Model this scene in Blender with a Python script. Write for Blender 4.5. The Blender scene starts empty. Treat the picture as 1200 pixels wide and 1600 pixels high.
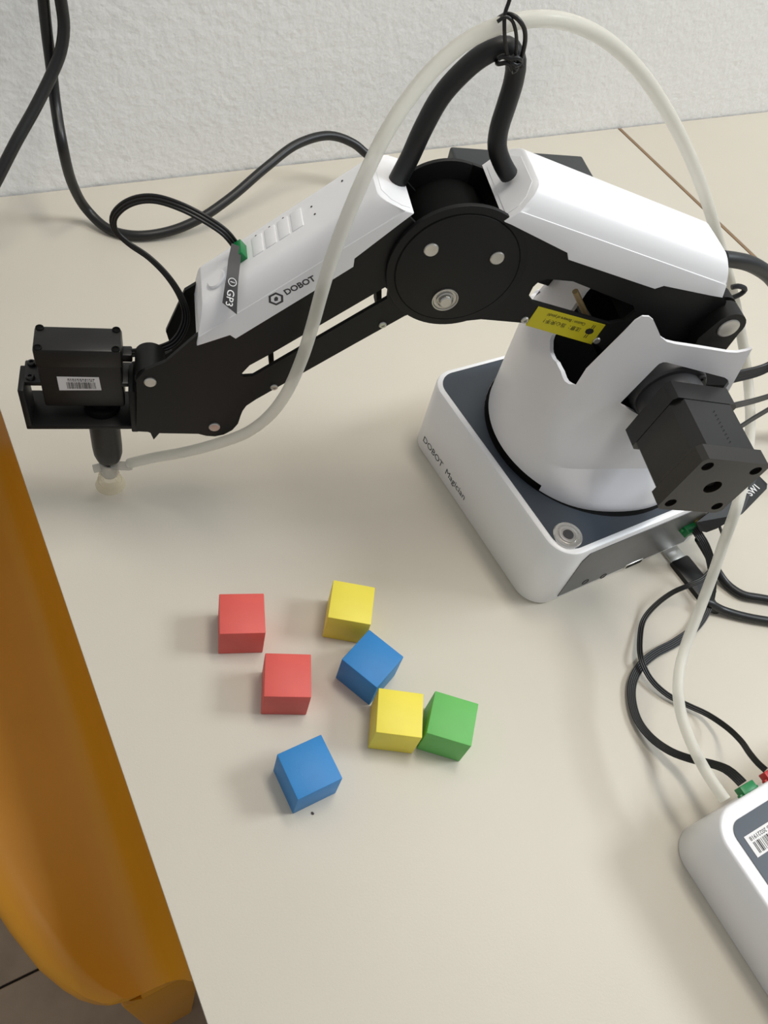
import bpy, bmesh, math, random
from mathutils import Vector, Matrix
random.seed(4)
scene = bpy.context.scene
COL = scene.collection
K = 0.001                                   # all lengths below are millimetres

# ---------------------------------------------------------------- camera, world, lights, exposure
cam_d = bpy.data.cameras.new('camera')
cam = bpy.data.objects.new('camera', cam_d)
COL.objects.link(cam)
scene.camera = cam
cam_d.sensor_fit = 'AUTO'
cam_d.sensor_width = 36.0
cam_d.lens = 36.0 * 1257.04 / 1600.0
cam_d.clip_start = 0.01
cam.matrix_world = Matrix(((0.8705897, 0.27731569, -0.40641062, 0.0),
                           (-0.45453534, 0.76951896, -0.44859581, 0.0),
                           (0.18833802, 0.57527088, 0.79598505, 0.42901),
                           (0, 0, 0, 1)))
world = bpy.data.worlds.new('world')
scene.world = world
world.use_nodes = True
bgn = world.node_tree.nodes['Background']
bgn.inputs[0].default_value = (0.97, 0.985, 1.0, 1)
bgn.inputs[1].default_value = 0.365


def area(name, loc, target, sx, sy, power, color):
    d = bpy.data.lights.new(name, 'AREA')
    d.shape = 'RECTANGLE'
    d.size, d.size_y = sx, sy
    d.energy = power
    d.color = color
    o = bpy.data.objects.new(name, d)
    COL.objects.link(o)
    o.location = loc
    o.rotation_euler = (Vector(target) - Vector(loc)).to_track_quat('-Z', 'Y').to_euler()
    return o


area('window_daylight', (3.15, -0.98, 2.95), (0.25, 0.2, 0.0), 1.15, 1.0, 98.0, (0.88, 0.95, 1.0))
area('ceiling_lamp_light', (0.60, 0.45, 2.0), (0.60, 0.45, 0.0), 0.3, 1.3, 25.0, (1.0, 0.94, 0.85))
scene.view_settings.view_transform = 'Standard'
scene.view_settings.look = 'None'
scene.view_settings.gamma = 1.0
scene.view_settings.use_curve_mapping = False
scene.view_settings.exposure = -0.06


# ---------------------------------------------------------------- materials
def lin(c):
    return tuple(((x / 12.92) if x <= 0.04045 else ((x + 0.055) / 1.055) ** 2.4) for x in (v / 255 for v in c))


def mat(name, rgb, rough=0.5, metal=0.0, var=0.0, scale=30.0, bump=0.0, bscale=200.0, spec=0.5, coat=0.0):
    m = bpy.data.materials.new(name)
    m.use_nodes = True
    nt = m.node_tree
    b = nt.nodes['Principled BSDF']
    c = lin(rgb)
    b.inputs['Base Color'].default_value = (*c, 1)
    b.inputs['Roughness'].default_value = rough
    b.inputs['Metallic'].default_value = metal
    b.inputs['Specular IOR Level'].default_value = spec
    if coat:
        b.inputs['Coat Weight'].default_value = coat
        b.inputs['Coat Roughness'].default_value = 0.15
    tc = nt.nodes.new('ShaderNodeTexCoord')
    if var:
        n = nt.nodes.new('ShaderNodeTexNoise')
        n.inputs['Scale'].default_value = scale
        n.inputs['Detail'].default_value = 5
        nt.links.new(tc.outputs['Object'], n.inputs['Vector'])
        r = nt.nodes.new('ShaderNodeValToRGB')
        r.color_ramp.elements[0].position = 0.3
        r.color_ramp.elements[1].position = 0.7
        r.color_ramp.elements[0].color = (*[x * (1 - var) for x in c], 1)
        r.color_ramp.elements[1].color = (*[min(1, x * (1 + var)) for x in c], 1)
        nt.links.new(n.outputs['Fac'], r.inputs['Fac'])
        nt.links.new(r.outputs['Color'], b.inputs['Base Color'])
    if bump:
        n2 = nt.nodes.new('ShaderNodeTexNoise')
        n2.inputs['Scale'].default_value = bscale
        n2.inputs['Detail'].default_value = 4
        nt.links.new(tc.outputs['Object'], n2.inputs['Vector'])
        bp = nt.nodes.new('ShaderNodeBump')
        bp.inputs['Strength'].default_value = bump
        bp.inputs['Distance'].default_value = 0.001
        nt.links.new(n2.outputs['Fac'], bp.inputs['Height'])
        nt.links.new(bp.outputs['Normal'], b.inputs['Normal'])
    return m


M = {}
M['table'] = mat('cream_laminate', (207, 200, 186), 0.45, var=0.018, scale=9, bump=0.05, bscale=900)
M['band'] = mat('brown_edge_band', (136, 110, 82), 0.6, var=0.1, scale=60)
M['steel'] = mat('grey_steel_tube', (120, 120, 120), 0.4, 0.6)
M['white'] = mat('white_plastic', (243, 243, 245), 0.32, var=0.01, scale=20)
M['white2'] = mat('white_satin_plastic', (240, 239, 242), 0.38, var=0.01, scale=20)
M['panel'] = mat('slate_panel', (52, 61, 72), 0.42, var=0.04, scale=60)
M['rear'] = mat('grey_rear_panel', (92, 92, 92), 0.4, var=0.05, scale=80)
M['black'] = mat('black_anodised_metal', (18, 18, 18), 0.5, 0.0, var=0.05, scale=120, bump=0.03, bscale=1500, spec=0.32)
M['black2'] = mat('black_inner_metal', (6, 6, 6), 0.65, spec=0.15)
M['plastic'] = mat('black_plastic', (19, 18, 18), 0.42, var=0.05, scale=150, spec=0.45)
M['motor'] = mat('black_motor_steel', (15, 14, 13), 0.27, 0.0, var=0.06, scale=160, spec=0.55)
M['motorcap'] = mat('black_motor_cap', (32, 28, 23), 0.36, 0.0, var=0.04, scale=160, spec=0.6)
M['gear'] = mat('dark_grey_gearbox', (52, 52, 54), 0.45, var=0.05, scale=90)
M['chrome'] = mat('brushed_steel', (196, 194, 188), 0.3, 0.9, var=0.08, scale=200)
M['chrome2'] = mat('polished_steel', (214, 212, 208), 0.24, 0.7)
M['rubber'] = mat('black_rubber', (22, 23, 24), 0.45, var=0.05, scale=90, spec=0.5)
M['cable'] = mat('black_cable', (20, 20, 20), 0.4, spec=0.5)
M['tag'] = mat('dark_grey_tag', (58, 57, 58), 0.55)
M['ink'] = mat('dark_ink', (62, 62, 66), 0.6)
M['black_ink'] = mat('black_ink', (24, 22, 20), 0.6)
M['white_ink'] = mat('white_ink', (226, 226, 226), 0.6)
M['paper'] = mat('white_paper_label', (232, 230, 230), 0.6)
M['yellow_label'] = mat('yellow_warning_label', (209, 196, 25), 0.5, var=0.02)
M['green_conn'] = mat('green_connector', (16, 124, 66), 0.35, var=0.05, scale=300)
M['red_conn'] = mat('red_connector', (196, 38, 42), 0.35)
M['yellow_conn'] = mat('yellow_connector', (190, 170, 60), 0.4)
M['brass'] = mat('brass_wire', (186, 160, 116), 0.35, 0.3)
M['red'] = mat('red_painted_wood', (214, 88, 80), 0.55, var=0.045, scale=55, bump=0.06, bscale=500)
M['yellow'] = mat('yellow_painted_wood', (238, 221, 78), 0.5, var=0.03, scale=55, bump=0.06, bscale=500)
M['blue'] = mat('blue_painted_wood', (40, 126, 190), 0.52, var=0.045, scale=55, bump=0.06, bscale=500)
M['green'] = mat('green_painted_wood', (104, 186, 94), 0.55, var=0.045, scale=55, bump=0.06, bscale=500)
M['chair'] = mat('amber_plastic', (218, 150, 22), 0.38, var=0.03, scale=14, bump=0.03, bscale=700)
M['tile'] = mat('brown_floor_tile', (172, 152, 130), 0.5, var=0.16, scale=16)
M['grout'] = mat('dark_grout', (58, 50, 44), 0.8)
M['adapter'] = mat('grey_black_plastic', (52, 55, 57), 0.5, var=0.05, scale=200, bump=0.05, bscale=1500)
M['crumb'] = mat('dark_crumb', (70, 62, 58), 0.8)


def wall_material():
    m = mat('white_stipple_plaster', (238, 237, 234), 0.85)
    nt = m.node_tree
    b = nt.nodes['Principled BSDF']
    tc = nt.nodes.new('ShaderNodeTexCoord')
    h = None
    for sc, am in ((70, 0.8), (190, 0.6)):
        n = nt.nodes.new('ShaderNodeTexNoise')
        n.inputs['Scale'].default_value = sc
        n.inputs['Detail'].default_value = 3
        n.inputs['Distortion'].default_value = 0.1
        nt.links.new(tc.outputs['Object'], n.inputs['Vector'])
        x = nt.nodes.new('ShaderNodeMath')
        x.operation = 'MULTIPLY'
        x.inputs[1].default_value = am
        nt.links.new(n.outputs['Fac'], x.inputs[0])
        if h is None:
            h = x
        else:
            a = nt.nodes.new('ShaderNodeMath')
            nt.links.new(h.outputs[0], a.inputs[0])
            nt.links.new(x.outputs[0], a.inputs[1])
            h = a
    bp = nt.nodes.new('ShaderNodeBump')
    bp.inputs['Strength'].default_value = 0.3
    bp.inputs['Distance'].default_value = 0.004
    nt.links.new(h.outputs[0], bp.inputs['Height'])
    nt.links.new(bp.outputs['Normal'], b.inputs['Normal'])
    return m


def clear_material(name, rgb, trans, rough, alpha=1.0):
    m = mat(name, rgb, rough)
    b = m.node_tree.nodes['Principled BSDF']
    b.inputs['Transmission Weight'].default_value = trans
    b.inputs['IOR'].default_value = 1.25
    b.inputs['Alpha'].default_value = alpha
    return m


M['wall'] = wall_material()
M['silicone'] = clear_material('milky_silicone', (240, 238, 228), 0.3, 0.3, 0.74)
M['cup'] = clear_material('clear_silicone_cup', (226, 216, 188), 0.55, 0.25, 0.6)
M['clear'] = clear_material('clear_plastic_fitting', (205, 203, 198), 0.5, 0.12, 0.75)


# ---------------------------------------------------------------- mesh helpers
def obj(name, bm, material, parent=None, rz=0.0, smooth=35, loc=(0, 0, 0)):
    bmesh.ops.recalc_face_normals(bm, faces=bm.faces[:])
    me = bpy.data.meshes.new(name)
    bm.to_mesh(me)
    bm.free()
    me.materials.append(M[material] if isinstance(material, str) else material)
    if smooth:
        for p in me.polygons:
            p.use_smooth = True
        me.set_sharp_from_angle(angle=math.radians(smooth))
    o = bpy.data.objects.new(name, me)
    COL.objects.link(o)
    if parent:
        o.parent = parent
    o.rotation_euler = (0, 0, rz)
    o.location = Vector(loc) * K
    return o


def tag(o, label, cat, group=None):
    o['label'] = label
    o['category'] = cat
    if group:
        o['group'] = group
    return o


def thing(name, label, cat, loc=(0, 0, 0), rz=0.0):
    o = bpy.data.objects.new(name, None)
    COL.objects.link(o)
    o.empty_display_size = 0.02
    o.location = Vector(loc) * K
    o.rotation_euler = (0, 0, rz)
    return tag(o, label, cat)


def structure(o):
    o['kind'] = 'structure'
    return o


def BM():
    return bmesh.new()


def add_box(bm, x0, x1, y0, y1, z0, z1, bevel=0.0, seg=2, mx=None):
    vs = [bm.verts.new(Vector((x, y, z)) * K) for x in (x0, x1) for y in (y0, y1) for z in (z0, z1)]
    F = [(0, 1, 3, 2), (4, 6, 7, 5), (0, 4, 5, 1), (2, 3, 7, 6), (0, 2, 6, 4), (1, 5, 7, 3)]
    fs = [bm.faces.new([vs[i] for i in f]) for f in F]
    if bevel:
        es = list({e for f in fs for e in f.edges})
        r = bmesh.ops.bevel(bm, geom=es, offset=bevel * K, segments=seg, affect='EDGES', profile=0.5)
        vs = list({v for f in r['faces'] for v in f.verts} | {v for v in vs if v.is_valid})
    if mx is not None:
        bmesh.ops.transform(bm, matrix=mx, verts=vs)
    return vs


def prism(bm, poly, a0, a1, fr, holes=(), bevel=0.0):
    """polygon (list of 2-D points) extruded from a0 to a1; fr(p, q, a) gives the 3-D point in mm"""
    loops = [poly] + list(holes)
    edges = []
    base = []
    for lp in loops:
        vs = [bm.verts.new(Vector(fr(p[0], p[1], a0)) * K) for p in lp]
        base += vs
        for i in range(len(vs)):
            edges.append(bm.edges.new((vs[i], vs[(i + 1) % len(vs)])))
    if holes:
        g = bmesh.ops.triangle_fill(bm, edges=edges, use_beauty=True, use_dissolve=False)
        fs = [f for f in g['geom'] if isinstance(f, bmesh.types.BMFace)]
    else:
        fs = [bm.faces.new(base)]
    d = (Vector(fr(0, 0, a1)) - Vector(fr(0, 0, a0))) * K
    g = bmesh.ops.extrude_face_region(bm, geom=fs)
    nv = [v for v in g['geom'] if isinstance(v, bmesh.types.BMVert)]
    bmesh.ops.translate(bm, vec=d, verts=nv)
    bm.faces.ensure_lookup_table()
    if bevel and not holes:
        top = [e for e in bm.edges if (e.verts[0] in nv) and (e.verts[1] in nv) and len(e.link_faces) == 2
               and any(len(f.verts) == len(nv) for f in e.link_faces)]
        bmesh.ops.bevel(bm, geom=top, offset=bevel * K, segments=2, affect='EDGES', profile=0.5)
    return nv


def arm_fr(s, z, w):
    return (s, w, z)


def flat_fr(x, y, z):
    return (x, y, z)


def front_fr(x, z, y):
    return (x, y, z)


def side_fr(y, z, x):
    return (x, y, z)


def circle(cx, cy, r, n=48, a0=0.0, a1=None):
    if a1 is None:
        return [(cx + r * math.cos(2 * math.pi * i / n), cy + r * math.sin(2 * math.pi * i / n)) for i in range(n)]
    return [(cx + r * math.cos(a0 + (a1 - a0) * i / n), cy + r * math.sin(a0 + (a1 - a0) * i / n)) for i in range(n + 1)]


def rrect(x0, x1, y0, y1, r, n=8):
    out = []
    for cx, cy, a in ((x1 - r, y1 - r, 0), (x0 + r, y1 - r, 90), (x0 + r, y0 + r, 180), (x1 - r, y0 + r, 270)):
        for i in range(n + 1):
            t = math.radians(a + 90 * i / n)
            out.append((cx + r * math.cos(t), cy + r * math.sin(t)))
    return out


def lathe(bm, prof, mx=None, n=40):
    """prof: list of (radius, height) in mm about local Z; mx maps to place (mm)"""
    rings = []
    for r, h in prof:
        if r < 1e-6:
            v = bm.verts.new(Vector((0, 0, h)))
            rings.append([v])
        else:
            rings.append([bm.verts.new(Vector((r * math.cos(2 * math.pi * i / n), r * math.sin(2 * math.pi * i / n), h))) for i in range(n)])
    for a, b in zip(rings, rings[1:]):
        if len(a) == 1 and len(b) == 1:
            continue
        for i in range(n):
            j = (i + 1) % n
            if len(a) == 1:
                bm.faces.new((a[0], b[i], b[j]))
            elif len(b) == 1:
                bm.faces.new((a[i], a[j], b[0]))
            else:
                bm.faces.new((a[i], a[j], b[j], b[i]))
    vs = [v for r in rings for v in r]
    if mx is None:
        mx = Matrix.Identity(4)
    for v in vs:
        v.co = (mx @ v.co) * K
    return vs


def axis_mx(p, d):
    return Matrix.Translation(Vector(p)) @ Vector(d).to_track_quat('Z', 'Y').to_matrix().to_4x4()


def spline(pts, step=3.0):
    P = [Vector(p) for p in pts]
    P = [P[0] * 2 - P[1]] + P + [P[-1] * 2 - P[-2]]
    out = []
    for i in range(1, len(P) - 2):
        a, b, c, d = P[i - 1:i + 3]
        ta, tb, tc = ((b - a).length ** 0.5 or 1, (c - b).length ** 0.5 or 1, (d - c).length ** 0.5 or 1)
        m1 = (c - b) + tb * ((b - a) / ta - (c - a) / (ta + tb))
        m2 = (c - b) + tb * ((d - c) / tc - (d - b) / (tb + tc))
        n = max(2, int((c - b).length / step))
        for k in range(n):
            t = k / n
            out.append((2 * t ** 3 - 3 * t * t + 1) * b + (t ** 3 - 2 * t * t + t) * m1 + (-2 * t ** 3 + 3 * t * t) * c + (t ** 3 - t * t) * m2)
    out.append(P[-2])
    return out


def sweep(bm, path, section, up=(0, 0, 1), cap=True, twist=None, taper=None):
    """section: closed list of (a, b) mm; a along the side vector, b along the normal"""
    n = len(path)
    rings = []
    nrm = None
    for i in range(n):
        t = (path[min(i + 1, n - 1)] - path[max(i - 1, 0)]).normalized()
        if nrm is None:
            u = Vector(up)
            nrm = (u - t * u.dot(t)).normalized()
        else:
            nrm = (nrm - t * nrm.dot(t)).normalized()
        side = t.cross(nrm)
        N, S = nrm, side
        if twist:
            a = twist(i / (n - 1))
            N, S = nrm * math.cos(a) + side * math.sin(a), side * math.cos(a) - nrm * math.sin(a)
        k = taper(i / (n - 1)) if taper else 1.0
        rings.append([bm.verts.new((path[i] + S * (a * k) + N * (b * k)) * K) for a, b in section])
    m = len(section)
    for a, b in zip(rings, rings[1:]):
        for i in range(m):
            j = (i + 1) % m
            bm.faces.new((a[i], a[j], b[j], b[i]))
    if cap:
        bm.faces.new(rings[0])
        bm.faces.new(rings[-1])
    return rings


def round_sec(r, n=14):
    return [(r * math.cos(2 * math.pi * i / n), r * math.sin(2 * math.pi * i / n)) for i in range(n)]


def ribbon_sec(k, r):
    """k round wires side by side"""
    top, bot = [], []
    for w in range(k):
        c = (w - (k - 1) / 2) * 2 * r
        for i in range(5):
            a = math.pi - math.pi * (i + 0.5) / 5
            top.append((c + r * math.cos(a), r * math.sin(a)))
            bot.append((c + r * math.cos(a), -r * math.sin(a)))
    return top + bot[::-1]


def tube_obj(name, pts, r, material, parent=None, rz=0.0, step=3.0, n=14, taper=None):
    bm = BM()
    sweep(bm, spline(pts, step), round_sec(r, n), up=(0.13, 0.2, 0.97), taper=taper)
    return obj(name, bm, material, parent, rz, smooth=60)


def flat_part(name, material, parent, poly, a0, a1, fr, rz=0.0, holes=(), smooth=0, bevel=0.0):
    bm = BM()
    prism(bm, poly, a0, a1, fr, holes, bevel)
    return obj(name, bm, material, parent, rz, smooth)


FONT_CACHE = {}


def text_obj(name, body, size, material, parent, mx, align='LEFT', shear=0.0, depth=0.06, stretch=1.0, rz=0.0, bold=0.0):
    """text lying in the local XY plane, moved by mx (mm)"""
    c = bpy.data.curves.new('t', 'FONT')
    c.body = body
    c.size = size
    c.align_x = align
    c.align_y = 'BOTTOM_BASELINE'
    c.shear = shear
    c.extrude = depth
    c.offset = bold
    c.resolution_u = 3
    t = bpy.data.objects.new('t', c)
    COL.objects.link(t)
    bpy.context.view_layer.update()
    dg = bpy.context.evaluated_depsgraph_get()
    me = bpy.data.meshes.new_from_object(t.evaluated_get(dg))
    bpy.data.objects.remove(t)
    bpy.data.curves.remove(c)
    me.name = name
    S = Matrix.Diagonal((stretch, 1, 1, 1))
    for v in me.vertices:
        v.co = (mx @ (S @ v.co)) * K
    me.materials.clear()
    me.materials.append(M[material])
    o = bpy.data.objects.new(name, me)
    COL.objects.link(o)
    o.parent = parent
    o.rotation_euler = (0, 0, rz)
    return o


def basis(o, x, y):
    x = Vector(x).normalized()
    y = Vector(y)
    y = (y - x * y.dot(x)).normalized()
    z = x.cross(y)
    m = Matrix((x, y, z)).transposed().to_4x4()
    m.translation = Vector(o)
    return m


def boolean_cut(o, cutters):
    for c in cutters:
        md = o.modifiers.new('cut', 'BOOLEAN')
        md.operation = 'DIFFERENCE'
        md.solver = 'EXACT'
        md.object = c
    bpy.context.view_layer.update()
    dg = bpy.context.evaluated_depsgraph_get()
    me = bpy.data.meshes.new_from_object(o.evaluated_get(dg))
    o.modifiers.clear()
    old = o.data
    me.name = old.name
    o.data = me
    bpy.data.meshes.remove(old)
    for c in cutters:
        d = c.data
        bpy.data.objects.remove(c)
        bpy.data.meshes.remove(d)
    for p in o.data.polygons:
        p.use_smooth = True
    o.data.set_sharp_from_angle(angle=math.radians(30))


# ---------------------------------------------------------------- the room
FLOOR_Z = -730.0
bm = BM()
add_box(bm, -2500, 2500, 629.7, 700, FLOOR_Z, 1900)
structure(obj('wall_back', bm, 'wall', smooth=0))
bm = BM()
add_box(bm, -2500, 2500, -2500, 700, FLOOR_Z - 40, FLOOR_Z - 6)
floor = structure(obj('floor', bm, 'grout', smooth=0))
TS = 450.0
bm = BM()
add_box(bm, -TS / 2 + 1.5, TS / 2 - 1.5, -TS / 2 + 1.5, TS / 2 - 1.5, -8, 0, bevel=1.2, seg=1)
first = None
for ix in range(-4, 4):
    for iy in range(-4, 2):
        x = -60 + ix * TS
        y = 199 + (iy + 0.5) * TS
        if y + TS / 2 > 1080 or y > 560:
            continue
        if first is None:
            first = obj('tile', bm, 'tile', floor, smooth=0, loc=(x, y, FLOOR_Z))
        else:
            c = first.copy()
            COL.objects.link(c)
            c.parent = floor
            c.location = Vector((x, y, FLOOR_Z)) * K


def make_table(label, x0, x1, band):
    """laminate top on a core; band = visible width of the brown edge strip on the left side"""
    cx = (x0 + x1) / 2
    t = thing('table', label, 'table', (cx, 0, FLOOR_Z))
    h = -FLOOR_Z
    a, b = x0 - cx, x1 - cx
    bm = BM()
    add_box(bm, a + band, b, -860, 628, h - 3, h, bevel=0.6)
    top = obj('tabletop', bm, 'table', t, smooth=30)
    bm = BM()
    add_box(bm, a + 5, b - 5, -854, 622, h - 24, h - 3)
    obj('core', bm, 'band', top, smooth=0)
    bm = BM()
    if band > 0:
        add_box(bm, a, a + band, -860, 628, h - 24, h - 0.1, bevel=0.5)
    else:
        add_box(bm, a + 4, a + 5, -854, 622, h - 24, h - 3.1)
    obj('edge_band', bm, 'band', t, smooth=30)
    for sx in (-1, 1):
        for y in (-760, 520):
            bm = BM()
            X = sx * ((x1 - x0) / 2 - 70)
            add_box(bm, X - 18, X + 18, y - 18, y + 18, 0, h - 24, bevel=3)
            obj('leg', bm, 'steel', t, smooth=30)
    return t


make_table('cream laminate table that carries the robot arm and coloured cubes', 13.9, 727.0, 0)
make_table('second cream table beyond the brown seam at upper right', 728.0, 1500, 4.2)


# ---------------------------------------------------------------- chair tucked below the table edge
def make_chair():
    t = thing('plastic_chair', 'amber yellow plastic chair beside the left table edge', 'chair', (60, 300, FLOOR_Z))
    ox, oy, oz = 60, 300, FLOOR_Z
    bm = BM()
    # stations along Y (from the near corner away), front edge X for each station
    st = [(77, -28), (79, -38), (84, -46), (92, -55), (104, -64), (125, -76), (160, -89), (200, -101), (250, -113), (320, -124),
          (400, -128), (500, -128), (560, -122), (590, -106), (606, -80), (614, -40)]
    rows = []
    for Y, xf in st:
        e = max(0.0, min(1.0, (Y - 77) / 40.0, (615 - Y) / 45.0))
        lift = 9 * (1 - e) ** 2
        prof = []
        prof.append((xf + 7, -322))
        prof.append((xf + 1, -316))
        prof.append((xf, -306))
        prof.append((xf + 5, -297 + lift))
        prof.append((xf + 14, -293 + lift))
        xb = -12
        for k in range(1, 6):
            u = k / 5
            xx = (xf + 14) + (xb - (xf + 14)) * u
            prof.append((xx, -293 - 9 * math.sin(u * math.pi * 0.5) * max(e, 0) + lift))
        zb = prof[-1][1]
        for (dx, dz) in ((9, 3), (17, 11), (23, 24), (28, 50), (32, 90), (35, 130), (38, 175), (41, 212), (43, 226), (47, 232)):
            prof.append((xb + dx, zb + dz))
        rows.append([bm.verts.new(Vector((x - ox, Y - oy - 0.19 * (z + 300) * max(0.0, 1 - (Y - 77) / 60.0), z - oz)) * K) for x, z in prof])
    for a, b in zip(rows, rows[1:]):
        for i in range(len(a) - 1):
            bm.faces.new((a[i], a[i + 1], b[i + 1], b[i]))
    bmesh.ops.recalc_face_normals(bm, faces=bm.faces[:])
    # thickness: make sure normals point up first
    up = sum(f.normal.z for f in bm.faces)
    if up < 0:
        bmesh.ops.reverse_faces(bm, faces=bm.faces[:])
    bmesh.ops.solidify(bm, geom=bm.faces[:], thickness=5 * K)
    obj('shell', bm, 'chair', t, smooth=50)
    for (x, y, dx, dy) in ((2, 84, 0, 0), (-40, 230, 0, 0), (5, 560, 0, 4), (-60, 480, 0, 4)):
        bm = BM()
        top = [(x - 32, y - 9), (x + 32, y - 9), (x + 32, y + 9), (x - 32, y + 9)]
        bot = [(x - 24 + dx, y - 8 + dy), (x + 24 + dx, y - 8 + dy), (x + 24 + dx, y + 8 + dy), (x - 24 + dx, y + 8 + dy)]
        v0 = [bm.verts.new(Vector((a - ox, b - oy, -330 - oz)) * K) for a, b in top]
        v1 = [bm.verts.new(Vector((a - ox, b - oy, 0)) * K) for a, b in bot]
        bm.faces.new(v0)
        bm.faces.new(v1)
        for i in range(4):
            bm.faces.new((v0[i], v0[(i + 1) % 4], v1[(i + 1) % 4], v1[i]))
        bmesh.ops.bevel(bm, geom=bm.edges[:], offset=4 * K, segments=2, affect='EDGES', profile=0.5)
        obj('leg', bm, 'chair', t, smooth=40)


make_chair()

# ---------------------------------------------------------------- the robot arm
BCX, BCY = 349.354, 220.574
RB = math.radians(1.144)        # base turned against the wall
RA = math.radians(162.0)        # arm heading
robot = thing('robot_arm', 'white and black desktop robot arm reaching down to the left', 'robot arm', (BCX, BCY, 0))


def rpart(name, bm, material, smooth=35):
    return obj(name, bm, material, robot, RA, smooth)


# --- base
bm = BM()
prof = [(-0.0, 2.0), (0, 57.6), (0.7, 59.4), (2.4, 60.2), (4.2, 60.2)]
rings = []
for ins, z in [(1.5, 0.0)] + prof:
    rings.append([bm.verts.new(Vector((x, y, z)) * K) for x, y in rrect(-79 + ins, 79 - ins, -79 + ins, 79 - ins, 17 - ins, 10)])
for a, b in zip(rings, rings[1:]):
    for i in range(len(a)):
        j = (i + 1) % len(a)
        bm.faces.new((a[i], a[j], b[j], b[i]))
bm.faces.new(rings[0])
bm.faces.new(rings[-1])
base = obj('base', bm, 'white', robot, RB, 40)
flat_part('top_panel', 'panel', base, rrect(-75, 75, -75, 75, 13.2, 10), 59.6, 60.6, flat_fr, holes=[circle(0, 0, 70.3, 72)])
flat_part('turntable_recess', 'black2', base, circle(0, 0, 70.2, 72), 59.5, 60.35, flat_fr)
panel_px = [(-57.6, 3.2), (-56.7, 50.1), (20, 53.9), (43.2, 54.2)]
pu0, pz0 = panel_px[0]
pu1, pz1 = panel_px[1]
rear_panel = flat_part('rear_panel', 'rear', base, [(pu0, 5.5), (pu1 - 1.5, pz1 - 1.5), (pu1 + 1.5, 55.5), (-pu1, 55.5), (-pu0, 5.5)], -79.5, -77.0, front_fr)
rear_panel['label'] = 'grey rear connector panel'
bt = [(-65.2, -65.1)][0]
bm = BM()
lathe(bm, [(0, 1.0), (9.2, 1.0), (9.2, 2.2), (8.6, 3.0), (7.0, 3.1), (6.4, 2.2), (6.0, 2.2), (5.7, 3.2), (4.6, 3.3), (4.3, 2.9), (0, 2.9)], Matrix.Translation((bt[0], bt[1], 59.2)))
btn = obj('power_button', bm, 'chrome2', base, 0, 30)
btn['label'] = 'round chrome power button'
bm = BM()
lathe(bm, [(0, 0), (3.4, 0), (3.2, 0.5), (0, 0.6)], Matrix.Translation((bt[0], bt[1], 62.0)))
obj('button_cap', bm, 'gear', btn, 0, 30)
# ports and prints on the rear panel
usb = [(-2.7, 6.7), (15.9, 11), (19.9, 4.6), (2.2, 1.1)]
ux = sum(p[0] for p in usb) / 4
uz = sum(p[1] for p in usb) / 4
bm = BM()
add_box(bm, ux - 8, ux + 8, -80.0, -77, uz - 2.6, uz + 2.6, bevel=0.5)
port = obj('port', bm, 'chrome', base, 0, 30)
bm = BM()
add_box(bm, ux - 6.8, ux + 6.8, -80.3, -79, uz - 1.4, uz + 1.6)
obj('port_slot', bm, 'black2', port, 0, 0)
for px_, pz_ in [(-19, 6.9), (-36.7, 10.9)]:
    bm = BM()
    lathe(bm, [(2.6, 0), (2.6, 0.5), (2.2, 0.5), (2.2, 0)], axis_mx((px_, -79.3, pz_), (0, -1, 0)), 24)
    obj('panel_mark', bm, 'black_ink', base, 0, 0)
lt = [(62.9, 11.7), (9.8, 10.9), (60, 19.1)]
mx = basis((-79.06, lt[0][0], lt[0][1] - 1.0), (0, -1, 0), (0, 0, 1))
text_obj('lettering', 'DOBOT  Magician', 7.2, 'ink', base, mx, stretch=abs(lt[0][0] - lt[1][0]) / 51.0)

# --- turret shell
PHI = 240


def wall_w(z):
    """half width of the flattened sides at height z"""
    if z <= 63:
        return 70.0
    if z <= 83:
        return 69.5 - (69.5 - 50.5) * (z - 63) / 20.0
    if z <= 118:
        t = (z - 83) / 35.0
        return 50.5 - 9.5 * (0.35 * t + 0.65 * t * t * (3 - 2 * t))
    return 41.0


def shell_radius(phi, z):
    cyl = 68.8
    flat = wall_w(z) / max(abs(math.sin(phi)), 1e-4)
    p = 16.0
    r = (cyl ** -p + flat ** -p) ** (-1 / p)
    c = math.cos(phi)
    if z > 138 and c > 0.05:
        r = min(r, (68.3 - 0.34 * (z - 138)) / c)
    return r


zs = [58.5, 61, 63, 66, 70, 74, 78, 81, 83, 85, 88, 92, 97, 103, 110, 118, 128, 138, 141, 145, 155, 165, 175, 185, 195, 205]
bm = BM()
outer, inner = [], []
for z in zs:
    ro = [shell_radius(2 * math.pi * i / PHI, z) for i in range(PHI)]
    outer.append([bm.verts.new(Vector((r * math.cos(2 * math.pi * i / PHI), r * math.sin(2 * math.pi * i / PHI), z)) * K) for i, r in enumerate(ro)])
    inner.append([bm.verts.new(Vector(((r - 2.2) * math.cos(2 * math.pi * i / PHI), (r - 2.2) * math.sin(2 * math.pi * i / PHI), z)) * K) for i, r in enumerate(ro)])
for L, fl in ((outer, 0), (inner, 1)):
    for a, b in zip(L, L[1:]):
        for i in range(PHI):
            j = (i + 1) % PHI
            bm.faces.new((a[i], a[j], b[j], b[i]) if not fl else (a[i], b[i], b[j], a[j]))
for i in range(PHI):
    j = (i + 1) % PHI
    bm.faces.new((outer[0][j], outer[0][i], inner[0][i], inner[0][j]))
    bm.faces.new((outer[-1][i], outer[-1][j], inner[-1][j], inner[-1][i]))
turret = obj('turret', bm, 'white2', robot, RA, 32)
turret['label'] = 'white turret shell with notched rim'


def cutter(poly, a0, a1, fr):
    b = BM()
    prism(b, poly, a0, a1, fr)
    o = obj('cutter', b, 'white', robot, RA, 0)
    return o


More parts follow.
